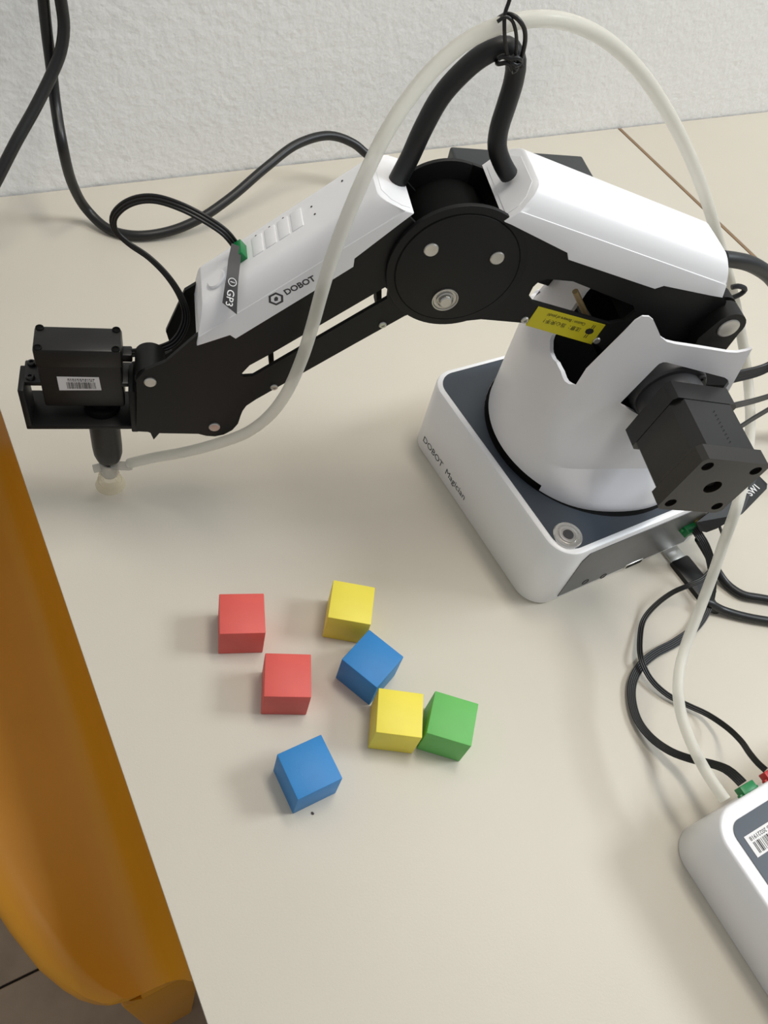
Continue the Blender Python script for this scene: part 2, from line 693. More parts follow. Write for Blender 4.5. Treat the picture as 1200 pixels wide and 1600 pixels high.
def wz_fr(w, z, s):
    return (s, w, z)


near_top = [(63, 139), (58.2, 141.5), (44.5, 183), (42.5, 190), (40, 193), (37, 193.4), (33, 191), (27, 184.5), (23, 180), (18, 177), (12, 175.6), (-22, 171), (-28, 170.8), (-33, 172.2), (-38, 175.5), (-46, 180),
            (-60, 186), (-90, 190), (-90, 240), (90, 240), (90, 150)]
c1 = cutter(near_top, 36.9, 90, arm_fr)
far_top = [(63, 139), (58.2, 141.5), (50, 143), (20, 143), (-5, 143), (-90, 140), (-90, 240), (90, 240), (90, 150)]
c2 = cutter(far_top, -90, -22.5, arm_fr)
vee = [(36.8, 140.8), (34.6, 140.9), (33.0, 142), (30.6, 144.3), (26, 146.4), (23.2, 146), (16.9, 147.5), (12.4, 149.5), (10.7, 151.6), (10.3, 160), (8.4, 170),
       (6.4, 178), (6.2, 240), (46, 240), (46, 193), (40, 193), (38.6, 142.5)]
c3 = cutter(vee, 20, 90, wz_fr)
c4 = cutter([(-w, z) for w, z in vee][::-1], 20, 90, wz_fr)
c5 = cutter([(40, 150), (40, 240), (-90, 240), (-90, 150)], -23.5, 23.5, arm_fr)
c6 = cutter([(90, 186), (90, 240), (30, 240), (30, 186)], -25, 25, arm_fr)
window = [(22.9, 129.6), (22.7, 131.7), (15, 159.7), (14.3, 161.4), (12.6, 162.6), (10.3, 162.6), (-31.6, 152.1), (-35.2, 150.1), (-37.5, 147.1), (-38.2, 129.2), (-41.9, 111.8), (-0.3, 117.3), (13.8, 124.9)]
c7 = cutter(window, 30, 70, arm_fr)
c9 = cutter([(-35.2, 176), (-46.8, 106.3), (-97, 106.3), (-97, 247), (-35.2, 247)], -97, 97, arm_fr)
boolean_cut(turret, [c1, c2, c3, c4, c5, c6, c7, c9])
# undercut along the front and left of the skirt
bm = BM()
ring = [(r * math.cos(math.radians(a)), r * math.sin(math.radians(a))) for a in range(-150, 48, 3) for r in (69.5,)]
ring += [(r * math.cos(math.radians(a)), r * math.sin(math.radians(a))) for a in range(47, -151, -3) for r in (60.0,)]
prism(bm, ring, 50, 65, flat_fr)
boolean_cut(turret, [obj('cutter', bm, 'white', robot, RA, 0)])
sharp = turret.data.attributes.get('sharp_edge')
for e in turret.data.edges:
    a, b = (turret.data.vertices[i].co for i in e.vertices)
    if abs(a.z - 0.083) < 1e-4 and abs(b.z - 0.083) < 1e-4 and min(abs(a.y), abs(b.y)) > 0.0485:
        e.use_edge_sharp = True
bm = BM()
lathe(bm, [(0, 60), (62, 60), (62, 63.5), (0, 63.5)])
obj('turntable', bm, 'black2', turret, 0, 40)

bm = BM()
prism(bm, [(-48, 66), (38, 66), (38, 118), (30, 138), (-48, 138)], -33, 33, arm_fr)
obj('inner_housing', bm, 'black2', turret, 0, 0)

# --- shoulder gearbox and motor (axis along the arm's side direction)
MS, MZ = -5.5, 135.5
MW = 104.0
bm = BM()
lathe(bm, [(0, 22), (21.5, 22), (21.5, 38), (20, 40.5), (0, 40.5)], axis_mx((MS, 0, MZ + 1.5), (0, 1, 0)), 48)
gear = rpart('gearbox', bm, 'gear')
bm = BM()
lathe(bm, [(0, 40), (18.5, 40), (18.5, 50), (17.5, 52), (0, 52)], axis_mx((MS, 0, MZ + 0.5), (0, 1, 0)), 48)
obj('gearbox_collar', bm, 'gear', gear, 0, 35)
for s, z in [(-17.2, 150.8), (8.9, 134)]:
    bm = BM()
    lathe(bm, [(0, 0), (3.0, 0), (3.0, 1.2), (2.6, 1.6), (1.2, 1.6), (1.1, 0.6), (0, 0.6)], axis_mx((s, 40.3, z), (0, 1, 0)), 20)
    obj('screw', bm, 'gear', gear, 0, 35)
ROT = math.radians(8)


def motor_fr(p, q, w):
    c, s = math.cos(ROT), math.sin(ROT)
    return (MS + c * p - s * q, w, MZ + s * p + c * q)


def octo(h, c):
    return [(h, h - c), (h - c, h), (-h + c, h), (-h, h - c), (-h, -h + c), (-h + c, -h), (h - c, -h), (h, -h + c)]


motor = flat_part('shoulder_motor', 'motor', robot, octo(20.9, 5.5), 62, 95, motor_fr, RA, smooth=0, bevel=0.0)
motor['label'] = 'black square stepper motor'
flat_part('motor_mount', 'motor', motor, octo(21.2, 2.2), 51, 63, motor_fr)
cap = flat_part('motor_cap', 'motorcap', motor, octo(21.5, 2.5), 94.5, MW, motor_fr, smooth=30, holes=[circle(0, 0, 4.9, 28)] + [circle(15.6 * a, 15.6 * b, 3.2, 20) for a, b in ((1, 1), (1, -1), (-1, 1), (-1, -1))])
bm = BM()
x, y, z = motor_fr(0, 0, MW - 3)
lathe(bm, [(0, -3.0), (4.85, -3.0), (4.85, -1.5), (2.4, -1.4), (2.4, 0.6), (0, 0.6)], axis_mx((x, y, z), (0, 1, 0)), 28)
obj('shaft_hole', bm, 'black2', motor, 0, 30)
for a, b in ((1, 1), (1, -1), (-1, 1), (-1, -1)):
    x, y, z = motor_fr(15.6 * a, 15.6 * b, MW - 2)
    bm = BM()
    lathe(bm, [(0, -1), (3.1, -1), (3.1, 0.2), (2.5, 0.5), (2.2, 0.3), (1.2, 0.25), (1.0, -0.3), (0, -0.3)], axis_mx((x, y, z), (0, 1, 0)), 20)
    obj('screw', bm, 'black2', motor, 0, 30)
bm = BM()
for i in range(9):
    x, y, z = motor_fr(-1.0, 21.25, 70 + i * 2.6)
    lathe(bm, [(0, 0), (0.35, 0), (0.35, 0.1), (0, 0.1)], axis_mx((x, y, z), (0, 0, 1)), 6)
obj('weld_dots', bm, 'black2', motor, 0, 0)['kind'] = 'stuff'
bm = BM()
x, y, z = motor_fr(-21.5, -6, 72)
add_box(bm, x - 5, x + 1, y - 5, y + 5, z - 4, z + 4, bevel=1)
obj('motor_plug', bm, 'white', motor, 0, 30)

# --- upper arm (leaning forward from the shoulder)
WP = 21.2
arm_poly = [(125, 229), (60, 212), (-14, 194), (-20, 188), (-24, 172), (-14, 140), (8, 124), (30, 146), (40, 154.5), (46.3, 157), (88.6, 168.8), (113, 170.3), (126, 168)]
slot = [(92.8, 186.3), (92.4, 191.9), (90.5, 195.4), (86.7, 197.1), (72.7, 196.4), (32.5, 182.9), (29.4, 179.2), (32.9, 172.9), (41, 170.4), (89, 182.6)]
arm = flat_part('upper_arm', 'black', robot, arm_poly, WP - 2.2, WP, arm_fr, RA, holes=[slot], smooth=0)
flat_part('far_plate', 'black', arm, arm_poly, -WP, -WP + 2.2, arm_fr, holes=[slot], smooth=0)
uv = ((0.966, 0.257), (-0.257, 0.966))


def uv2(u, v):
    return (0.966 * u - 0.257 * v, 0.257 * u + 0.966 * v)


flat_part('inner_frame', 'black2', arm, [uv2(38, 184), uv2(150, 184), uv2(150, 197), uv2(38, 197)], -18.5, 18.5, arm_fr, smooth=0)
flat_part('cross_block', 'black2', arm, [uv2(38, 140), uv2(66, 150), uv2(66, 186), uv2(38, 186)], -18.5, 18.5, arm_fr, smooth=0)
# brass coloured rod inside the slot
bm = BM()
sweep(bm, [Vector((p[0], p[1], p[2])) for p in [(63, 12, 183.1), (46.1, 12, 162.7)]], round_sec(1.7, 10))
obj('rod', bm, 'brass', arm, 0, 50)['label'] = 'brass coloured rod'
for (s, z) in [(89.5, 171.1), (43.3, 158.7)]:
    bm = BM()
    lathe(bm, [(0, 0), (2.1, 0), (2.1, 0.6), (1.7, 1.1), (0.9, 1.1), (0.8, 0.5), (0, 0.5)], axis_mx((s, WP, z), (0, 1, 0)), 18)
    obj('screw', bm, 'chrome', arm, 0, 35)
# warning label
st = [(85.2, 180.1), (42.9, 169.6), (45.2, 155.8), (87.7, 167.5)]
lab = flat_part('warning_label', 'yellow_label', arm, st, WP, WP + 0.25, arm_fr)
lab['label'] = 'yellow pinch warning sticker'
A0, B0, C0, D0 = [Vector((p[0], 0, p[1])) for p in st]
rd = (A0 - B0).normalized()            # reading direction of the upside-down text
upv = (D0 - A0)
lw = (A0 - B0).length
lh = upv.length
oo = B0 + rd * (lw * 0.27) + upv * 0.46
mx = basis((oo.x, WP + 0.27, oo.z), rd, upv)
text_obj('lettering', '\u6ce8\u610f\uff1a\u5f53\u5fc3\u5939\u624b\uff01', 3.1, 'black_ink', lab, mx, stretch=1.05)
oo = B0 + rd * (lw * 0.265) + upv * 0.16
mx = basis((oo.x, WP + 0.27, oo.z), rd, upv)
text_obj('lettering', 'Caution : Beware of pinch!', 2.75, 'black_ink', lab, mx, stretch=0.82)
oo = B0 + rd * (lw * 0.145) + upv * 0.5
bm = BM()
cmx = basis((oo.x, WP + 0.27, oo.z), rd, upv)


def on(m, pts):
    return [tuple(m @ Vector((a, b, 0))) for a, b in pts]


for poly in ([(-2.6, -0.6), (-1.2, -2.0), (1.2, -2.0), (2.6, -0.7), (2.2, 1.0), (0.8, 1.9), (-1.0, 1.9), (-2.4, 0.9)],
             [(-1.1, 2.2), (-0.6, 2.2), (-0.6, 4.6), (-1.1, 4.6)], [(0.1, 2.2), (0.6, 2.2), (0.6, 4.6), (0.1, 4.6)],
             [(-1.1, -4.6), (-0.6, -4.6), (-0.6, -2.2), (-1.1, -2.2)], [(0.1, -4.6), (0.6, -4.6), (0.6, -2.2), (0.1, -2.2)]):
    vs = [bm.verts.new(Vector(p) * K) for p in on(cmx, poly)]
    bm.faces.new(vs)
obj('pictogram', bm, 'black_ink', lab, 0, 0)


# covers: loft along the arm with a chamfered section
def cover(name, material, uvf, stations, wl, wt, crease, topv, inset=1.6):
    """stations: (u_low, low_v, u_shift_per_mm) ; returns object"""
    bm = BM()
    rows = []
    for u, lo, lean in stations:
        sec = [(wl, lo), (wl, crease - 0.5), (wl - 0.15, crease - 0.15), (wl - 0.45, crease)]
        n = 7
        for i in range(1, n + 1):
            a0_ = 0.42
            a = a0_ + (math.pi / 2 - a0_) * i / n
            fx = math.cos(a) / math.cos(a0_)
            fy = (math.sin(a) - math.sin(a0_)) / (1 - math.sin(a0_))
            sec.append((wt + (wl - 0.45 - wt) * fx, crease + (topv - crease) * fy))
        sec += [(0, topv + 0.15)]
        full = sec + [(-w, v) for w, v in sec[:-1][::-1]]
        row = []
        for w, v in full:
            s, z = uvf(u + lean * (v - stations[0][1]), v)
            row.append(bm.verts.new(Vector((s, w, z)) * K))
        rows.append(row)
    for a, b in zip(rows, rows[1:]):
        for i in range(len(a) - 1):
            bm.faces.new((a[i], a[i + 1], b[i + 1], b[i]))
        bm.faces.new((a[-1], a[0], b[0], b[-1]))
    bm.faces.new(rows[0])
    bm.faces.new(rows[-1])
    ends = [e for e in bm.edges if e.is_valid and len(e.link_faces) == 2 and any(len(f.verts) > 6 for f in e.link_faces)
            and max(abs(e.verts[0].co.y), abs(e.verts[1].co.y)) < wl * K * 1.01 and (e.verts[0].co.y * e.verts[1].co.y > -1e-9)]
    bmesh.ops.bevel(bm, geom=ends, offset=inset * K, segments=3, affect='EDGES', profile=0.5, clamp_overlap=True)
    return rpart(name, bm, material, 40)


ust = [(174.0, 189.3, -0.55), (170.0, 189.1, -0.5), (134.8, 184.9, 0.0), (132.0, 181.8, 0.0), (76.0, 181.6, 0.0), (72.5, 184.7, 0.0), (42.0, 188.0, 0.3), (34.6, 189.0, 0.6)]
ucov = cover('upper_arm_cover', 'white', uv2, ust, 22.0, 11.5, 196.3, 207.2)
ucov['label'] = 'white moulded cover'



def end_panel(parent, uvf, u0, v0, lean, wl, wt, crease, topv, out):
    """raised panel on the slanted end face of a cover"""
    sec = [(wl, v0), (wl, crease), (wl - 3, crease + 5), (wt, topv - 0.5), (-wt, topv - 0.5), (-wl + 3, crease + 5), (-wl, crease), (-wl, v0)]
    vm = (v0 + topv) / 2
    bm = BM()
    rows = []
    for off in (-0.4, 0.3):
        row = []
        for w, v in sec:
            w2, v2 = w * 0.84, vm + (v - vm) * 0.8
            s_, z_ = uvf(u0 + lean * (v2 - v0) + out * off, v2)
            row.append(bm.verts.new(Vector((s_, w2, z_)) * K))
        rows.append(row)
    for i in range(len(sec)):
        j = (i + 1) % len(sec)
        bm.faces.new((rows[0][i], rows[0][j], rows[1][j], rows[1][i]))
    bm.faces.new(rows[0])
    bm.faces.new(rows[1])
    obj('end_panel', bm, 'white', parent, 0, 30)


end_panel(ucov, uv2, 174.0, 189.3, -0.55, 22.0, 11.5, 196.3, 207.2, 1)

# --- elbow discs
EC = (133.9, 199.9)
for name, a0, a1 in (('elbow_disc', WP - 2.2, WP + 0.02), ('elbow_disc', -WP - 0.02, -WP + 2.2)):
    bm = BM()
    prism(bm, circle(EC[0], EC[1], 34.0 if a0 > 0 else 30.3, 72), a0, a1, arm_fr, bevel=0.4)
    dsc = rpart(name, bm, 'black', 35)
    if a0 > 0:
        near_disc = dsc
WD = WP + 0.1
flat_part('disc_face', 'black', near_disc, circle(EC[0], EC[1], 29.7, 72), WD - 0.4, WD + 0.35, arm_fr, smooth=35, bevel=0.3)
flat_part('groove', 'black2', near_disc, circle(EC[0], EC[1], 30.3, 72), WD - 0.4, WD + 0.05, arm_fr, smooth=0)
for (s, z), big in zip([(149.6, 210.6), (116.7, 208.1), (135.6, 182.4)], (0, 0, 1)):
    if not big:
        bm = BM()
        lathe(bm, [(0, 0), (3.5, 0), (3.5, 0.9), (3.1, 1.3), (0, 1.3)], axis_mx((s, WD, z), (0, 1, 0)), 28)
        obj('pin', bm, 'chrome', near_disc, 0, 35)['label'] = 'steel pin head'
    else:
        bm = BM()
        lathe(bm, [(0, 0.3), (6.6, 0.3), (6.6, 1.0), (6.1, 1.1), (5.8, 0.8), (5.6, 0.45), (4.6, 0.45), (4.5, 1.2), (3.9, 1.4), (3.6, 0.9), (0, 0.9)], axis_mx((s, WD, z), (0, 1, 0)), 32)
        pr = obj('pivot_ring', bm, 'chrome', near_disc, 0, 30)
        pr['label'] = 'steel elbow pivot ring'
        bm = BM()
        lathe(bm, [(0, 0.8), (3.2, 0.8), (3.2, 2.6), (2.7, 3.1), (0, 3.1)], axis_mx((s, WD, z), (0, 1, 0)), 28)
        obj('pivot_pin', bm, 'chrome', pr, 0, 30)
bm = BM()
prism(bm, circle(EC[0], EC[1] - 3, 24, 40), -19, 19, arm_fr)
obj('elbow_core', bm, 'black2', near_disc, 0, 40)

# --- forearm
WF = 18.8


def fuv(u, v):
    return (0.751 * u + 0.66 * v, -0.66 * u + 0.751 * v)


fore_poly = [(150, 214), (164, 226), (210, 188), (254, 151)]
fore_poly += [(254.2, 150.6), (268.1, 133.6), (278.4, 127.5), (282.8, 120.6), (283.2, 107.5), (284.9, 81.2), (278.9, 80.7), (277.6, 79.9), (276.1, 74.2), (272.9, 79.6), (252, 79), (247.8, 77.3), (242.9, 76.8), (238.1, 78.4), (233.6, 82.2), (230.7, 87.6), (229.6, 94), (228.7, 98.1), (226.9, 102.2), (222, 107.3), (196.9, 129.5), (173, 150.6), (152.5, 168.5)]
fore_poly += [(140, 176)]
fslot = [(231.3, 125.2), (229.6, 124.1), (224.7, 124.7), (163.5, 179), (164, 184.3), (165.9, 185.7), (170.9, 181.2), (216.7, 140.8), (226.8, 132.5)]
forearm = flat_part('forearm', 'black', robot, fore_poly, WF - 2.2, WF, arm_fr, RA, holes=[fslot], smooth=0)
far_poly = [(150, 214), (164, 226), (210, 188), (258, 149)] + [(267.9, 121.3), (264.9, 107.5), (271.5, 102), (277.8, 96.9), (280.9, 89.9)] + fore_poly[11:]
flat_part('far_plate', 'black', forearm, far_poly, -WF, -WF + 2.2, arm_fr, holes=[fslot], smooth=0)
flat_part('inner_frame', 'black2', forearm, [fuv(-20, 272), fuv(88, 272), fuv(84, 284), fuv(-16, 284)], -17, 17, arm_fr, smooth=0)
for a, b in zip([(214.8, 0, 128.2), (164.3, 0, 171)], [(212.7, 0, 114.1), (161.6, 0, 159.9)]):
    bm = BM()
    sweep(bm, [Vector(a) + Vector((0, 0, 3)), Vector(b)], [(-1.3, -5), (1.3, -5), (1.3, 5), (-1.3, 5)], up=(0, 1, 0))
    obj('spacer', bm, 'black2', forearm, 0, 0)
for (s, z) in [(162.6, 162.6), (213.2, 117.1)]:
    bm = BM()
    lathe(bm, [(0, 0), (2.0, 0), (2.0, 0.6), (1.6, 1.0), (0.9, 1.0), (0.8, 0.5), (0, 0.5)], axis_mx((s, WF, z), (0, 1, 0)), 18)
    obj('screw', bm, 'chrome', forearm, 0, 35)
for (s, z) in [(276.1, 119.8), (243.5, 85.4)]:
    bm = BM()
    lathe(bm, [(0, 0), (3.1, 0), (3.1, 0.8), (2.7, 1.2), (0, 1.25)], axis_mx((s, WF, z), (0, 1, 0)), 28)
    obj('pin', bm, 'chrome', forearm, 0, 35)['label'] = 'steel wrist pin head'
s1, z1 = [(276.1, 119.4)][0]
bm = BM()
lathe(bm, [(0, -2), (7.6, -2), (7.6, 16.5), (0, 16.5)], axis_mx((s1, 0, z1), (0, 1, 0)), 32)
obj('wrist_hub', bm, 'black', forearm, 0, 35)
# rear linkage lug with its pin
lug_poly = []
lc = [(-24.2, 177.2)][0]
LR = 9.5
lug_poly = [(lc[0] + LR * math.cos(math.radians(a)), lc[1] + LR * math.sin(math.radians(a))) for a in range(20, 201, 15)]
lug_poly += [(lc[0] - 8.0, lc[1] - 18), (lc[0] + 12, lc[1] - 20), (lc[0] + 14, lc[1] - 8)]
lug = flat_part('linkage_lug', 'black', robot, lug_poly, 18, 29, arm_fr, RA, smooth=35)
bm = BM()
lathe(bm, [(0, 0), (6.0, 0), (6.0, 0.4), (5.4, 0.8), (0, 0.8)], axis_mx((lc[0], 29, lc[1]), (0, 1, 0)), 32)
obj('pin', bm, 'chrome', lug, 0, 30)['label'] = 'wide steel pin head'
bm = BM()
lathe(bm, [(0, 0), (9.4, 0), (9.4, 8.5), (0, 8.5)], axis_mx((lc[0] + 1, 8, lc[1] + 1), (0, 1, 0)), 32)
obj('linkage_spacer', bm, 'black', lug, 0, 35)

fst = [(93.0, 277.8, -1.15), (89.5, 277.0, -1.1), (72.8, 273.1, -0.75), (70.8, 269.6, -0.6), (17.6, 270.1, 0.0), (7.0, 270.3, 0.0), (4.2, 273.8, 0.0), (-22, 277.2, 0.5), (-29.4, 278.0, 0.75)]
fcov = cover('forearm_cover', 'white', fuv, fst, 21.0, 11.5, 281.5, 290.8)
fcov['label'] = 'white moulded forearm cover with logo'
end_panel(fcov, fuv, -29.4, 277.8, 0.75, 21.0, 11.5, 281.5, 290.8, -1)


def top_mx(u, w, v=291.0):
    """on the forearm cover top: x along -u (towards the elbow), y across, z outwards"""
    s, z = fuv(u, v)
    return basis((s, w, z), (-0.751, 0, 0.66), (0, -1, 0))


# button, ports and small holes on the cover top
TOP = 291.0


def top_uw(px_pts):
    return px_pts


for k, u in enumerate((43.5, 36.0, 28.5, 21.0)):
    bm = BM()
    vs = add_box(bm, -3.0, 3.0, -6.6, 6.6, -0.8, 0.35, bevel=0.35)
    bmesh.ops.transform(bm, matrix=Matrix.Diagonal((1, 1, 1, 1)), verts=bm.verts[:])
    m = top_mx(u, -2.5)
    m2 = m.copy()
    m2.translation = m.translation * K
    bmesh.ops.transform(bm, matrix=m2, verts=bm.verts[:])
    obj('port_cover', bm, 'white', fcov, 0, 30)
bm = BM()
m = top_mx(68.0, 4.0)
lathe(bm, [(0, -1), (5.3, -1), (5.3, 0.7), (4.7, 1.3), (0, 1.35)], m, 32)
obj('unlock_button', bm, 'white', fcov, 0, 30)
for u, w in ((11.5, 1.5), (12.5, -5.0), (28, -9.5), (36, -9.5), (-5, -9.0), (44, -9.5)):
    bm = BM()
    lathe(bm, [(0, 0), (0.55, 0), (0.55, 0.12), (0, 0.12)], top_mx(u, w, 290.95), 10)
    obj('pin_hole', bm, 'ink', fcov, 0, 0)
# logo on the near side face
lp = [(217.3, 178), (213.1, 180.9), (203.2, 188.5)]
dirv = Vector((lp[2][0] - lp[0][0], 0, lp[2][1] - lp[0][1])).normalized()
upd = Vector((0.66, 0, 0.751))
c0 = Vector((lp[0][0], 21.05, lp[0][1]))
m = basis(c0, dirv, upd)
bm = BM()
for r0, r1, k in ((3.9, 2.7, 6),):
    a = [(r0 * math.cos(math.pi / 3 * i), r0 * math.sin(math.pi / 3 * i)) for i in range(6)]
    b = [(r1 * math.cos(math.pi / 3 * i), r1 * math.sin(math.pi / 3 * i)) for i in range(6)]
    va = [bm.verts.new((m @ Vector((x, y, 0))) * K) for x, y in a]
    vb = [bm.verts.new((m @ Vector((x, y, 0))) * K) for x, y in b]
    for i in range(6):
        j = (i + 1) % 6
        bm.faces.new((va[i], va[j], vb[j], vb[i]))
vs = [bm.verts.new((m @ Vector((x, y, 0))) * K) for x, y in ((-1.2, -0.9), (0.2, -1.3), (1.2, 0.0), (0.9, 1.2), (-0.2, 1.0), (-1.0, 0.1))]
bm.faces.new(vs)
obj('logo', bm, 'ink', fcov, 0, 0)
t0 = Vector((lp[1][0], 21.03, lp[1][1])) - upd * 0.6
text_obj('lettering', 'DOBOT', 4.5, 'ink', fcov, basis(t0, dirv, upd), stretch=1.0, bold=0.12)

# --- wrist bracket, servo, suction tool
bm = BM()
add_box(bm, 284, 341, -12, 14, 77.2, 80.2, bevel=0.6)
wb = rpart('wrist_bracket', bm, 'black', 35)
bm = BM()
add_box(bm, 338, 341, -4, 14, 78, 107, bevel=0.6)
obj('bracket_wall', bm, 'black', wb, 0, 35)
bm = BM()
add_box(bm, 284, 287.5, -4, 16, 77.2, 109, bevel=0.6)
obj('bracket_wall', bm, 'black', wb, 0, 35)
bm = BM()
add_box(bm, 262, 285, -3, 16.4, 86, 114, bevel=2)
obj('bracket_block', bm, 'black2', wb, 0, 35)
bm = BM()
add_box(bm, 290.3, 330.6, -8.2, 8.2, 89, 129.5, bevel=1.2)
servo = rpart('servo', bm, 'plastic', 35)
bm = BM()
add_box(bm, 289.6, 331.2, -8.7, 8.7, 118, 130.2, bevel=1.4)
obj('servo_lid', bm, 'plastic', servo, 0, 35)
bm = BM()
add_box(bm, 282, 339, -8, 8, 104, 107, bevel=0.8)
obj('servo_ear', bm, 'plastic', servo, 0, 35)
for s, w in ((292.2, 7.0), (328.6, 7.0), (292.2, -7.0), (328.6, -7.0)):
    bm = BM()
    lathe(bm, [(0, 0), (2.0, 0), (2.0, 0.6), (1.5, 0.8), (1.3, 0.3), (0, 0.3)], axis_mx((s, w, 130.0), (0, 0, 1)), 18)
    obj('screw', bm, 'black2', servo, 0, 35)
for s in (284.5, 335.5):
    for w in (-5, 5):
        bm = BM()
        lathe(bm, [(0, 0), (2.2, 0), (2.2, 1.2), (1.8, 1.6), (1.0, 1.6), (0.9, 0.8), (0, 0.8)], axis_mx((s, w, 107), (0, 0, 1)), 18)
        obj('screw', bm, 'plastic', servo, 0, 35)
sl = [(322.1, 111.5), (301.8, 111.5), (301.3, 102.1), (322, 101.7)]
slab = flat_part('barcode_label', 'paper', servo, sl, 8.0, 8.45, arm_fr)
slab['label'] = 'white barcode sticker'
a0, b0, c0_, d0 = [Vector((p[0], 8.5, p[1])) for p in sl]
bm = BM()
x = 0.2
random.seed(11)
while x < 0.88:
    wd = random.choice((0.008, 0.012, 0.02))
    q = []
    for fx, fy in ((x, 0.38), (x + wd, 0.38), (x + wd, 0.88), (x, 0.88)):
        q.append((a0 + (b0 - a0) * fx) * (1 - fy) + (d0 + (c0_ - d0) * fx) * fy)
    bm.faces.new([bm.verts.new(v * K) for v in q])
    x += wd + random.choice((0.008, 0.012, 0.018))
obj('barcode', bm, 'black_ink', slab, 0, 0)
bm = BM()
random.seed(5)
for row in (0.12, 0.24):
    x = 0.24
    while x < 0.85:
        wd = random.choice((0.02, 0.03, 0.045))
        q = []
        for fx, fy in ((x, row), (x + wd, row), (x + wd, row + 0.075), (x, row + 0.075)):
            q.append((a0 + (b0 - a0) * fx) * (1 - fy) + (d0 + (c0_ - d0) * fx) * fy)
        bm.faces.new([bm.verts.new(v * K) for v in q])
        x += wd + 0.018
obj('label_print', bm, 'ink', slab, 0, 0)
bm = BM()
lathe(bm, [(0, 74), (7.2, 74), (7.2, 80.5), (9.6, 80.5), (9.6, 84), (6, 84.5), (6, 89.5), (0, 89.5)], Matrix.Translation((303, 0, 0)), 36)
obj('servo_horn', bm, 'black2', servo, 0, 35)
bm = BM()
lathe(bm, [(0, 34), (5.0, 34.0), (7.0, 36.5), (8.1, 41), (8.4, 47), (8.4, 79), (0, 79)], Matrix.Translation((303.2, 0, 0)), 40)
rod = rpart('suction_rod', bm, 'plastic', 40)
bm = BM()
lathe(bm, [(0, 30), (3.6, 30), (3.6, 35), (0, 35)], Matrix.Translation((303.4, 0, 0)), 24)
obj('rod_neck', bm, 'black2', rod, 0, 35)
bm = BM()
lathe(bm, [(0, 20), (4.6, 20), (5.4, 22), (5.4, 30.5), (4.6, 31.4), (0, 31.4)], Matrix.Translation((303.8, 0, 0)), 28)
cupf = rpart('suction_fitting', bm, 'clear', 40)
cupf['label'] = 'clear plastic suction fitting'
bm = BM()
lathe(bm, [(0, -3), (2.7, -3), (2.7, 7), (2.2, 9.0), (0, 9.0)], axis_mx((299, 2.5, 31.0), (-1, 0.15, 0.08)), 20)
obj('hose_barb', bm, 'clear', cupf, 0, 40)
bm = BM()
lathe(bm, [(0, -2), (2.6, -2), (2.6, 4.2), (0, 4.2)], axis_mx((308.5, 1, 27.5), (1, 0.15, -0.15)), 20)
obj('side_barb', bm, 'clear', cupf, 0, 40)
bm = BM()
lathe(bm, [(3.5, 21), (5.6, 20.5), (6.4, 18.6), (5.4, 17.2), (6.9, 15.8), (7.4, 14.4), (6.4, 13), (8.2, 11.2), (8.9, 9.6), (8.1, 9.6), (5.2, 12.5), (3.5, 15)], Matrix.Translation((304.3, 0, 0)), 36)
obj('suction_cup', bm, 'cup', robot, RA, 50)['label'] = 'translucent bellows suction cup'

# --- sleeve loop between forearm and upper arm
hose = [(165.8, -1, 225.9), (165.1, -1, 229.5), (161.8, -2, 239.7), (159.2, -2, 252.3), (154.4, -3, 266.9), (148.7, -3, 276.8), (141.8, -3, 284.9), (134.9, -3, 289.1), (130.1, -3, 288.7), (126.7, -3, 284.5), (125.1, -3, 277.2), (125.3, -2, 266.9), (125.7, -1, 257.5), (124.3, 0, 249.4), (118.9, 0, 241.4), (114.7, 0, 237)]
tube_obj('cable_sleeve', [Vector(p) for p in hose], 4.3, 'rubber', robot, RA, 2.5, 18)['label'] = 'thick black rubber cable sleeve'
rs = [(-23.6, -4, 196.5), (-32.9, -6, 194.7), (-48.5, -10, 189.9), (-70.7, -16, 178.9), (-95.7, -22, 163)] + [(-128, -30, 150), (-165, -34, 118), (-200, -40, 50), (-228, -40, 8), (-260, -40, 6)]
tube_obj('cable_sleeve', [Vector(p) for p in rs], 4.4, 'rubber', robot, RA, 2.5, 18)['label'] = 'black sleeve at the rear end'
wl_ = [(-48.7, -12, 171.7), (-51.9, -12, 172.8), (-56.2, -12, 172.1), (-58.6, -12, 170.4), (-57.8, -12, 167.5), (-55.6, -12, 165.5), (-52.5, -12, 163.5)]
tube_obj('wire_loop', [Vector(p) for p in wl_], 1.5, 'gear', robot, RA, 1.5, 10)

# ---------------------------------------------------------------- coloured cubes
def cube(label, x, y, rot, material, dy=0.0):
    bm = BM()
    add_box(bm, -12.5, 12.5, -12.5, 12.5, 0, 25, bevel=0.45, seg=2)
    o = obj('toy_cube', bm, material, None, math.radians(rot), 30, (x, y, 0))
    return tag(o, label, 'cube', 'painted wooden cubes on the table')


cube('red wooden cube nearest to the suction cup', 97.72, 193.54, 69.6, 'red')
cube('red wooden cube between the other red cube and the lone blue cube', 106.48, 149.95, 65.9, 'red')
cube('yellow wooden cube nearest the robot base, behind a blue cube', 158.64, 177.2, 57.1, 'yellow')
cube('blue wooden cube wedged between the two yellow cubes', 154.04, 141.04, 25.0, 'blue')
cube('yellow wooden cube standing beside the green cube', 153.25, 106.94, 59.1, 'yellow')
cube('green wooden cube', 178.75, 92.59, 49.3, 'green')['label'] = 'the only green wooden cube'
cube('blue wooden cube lying apart, nearest to the viewer', 96.82, 100.39, 1.0, 'blue')
cr = [(94, 83.7)][0]
bm = BM()
bmesh.ops.create_icosphere(bm, subdivisions=1, radius=1.0 * K)
for v in bm.verts:
    v.co.z = v.co.z * 0.4 + 0.4 * K
    v.co.x *= random.uniform(0.6, 1.1)
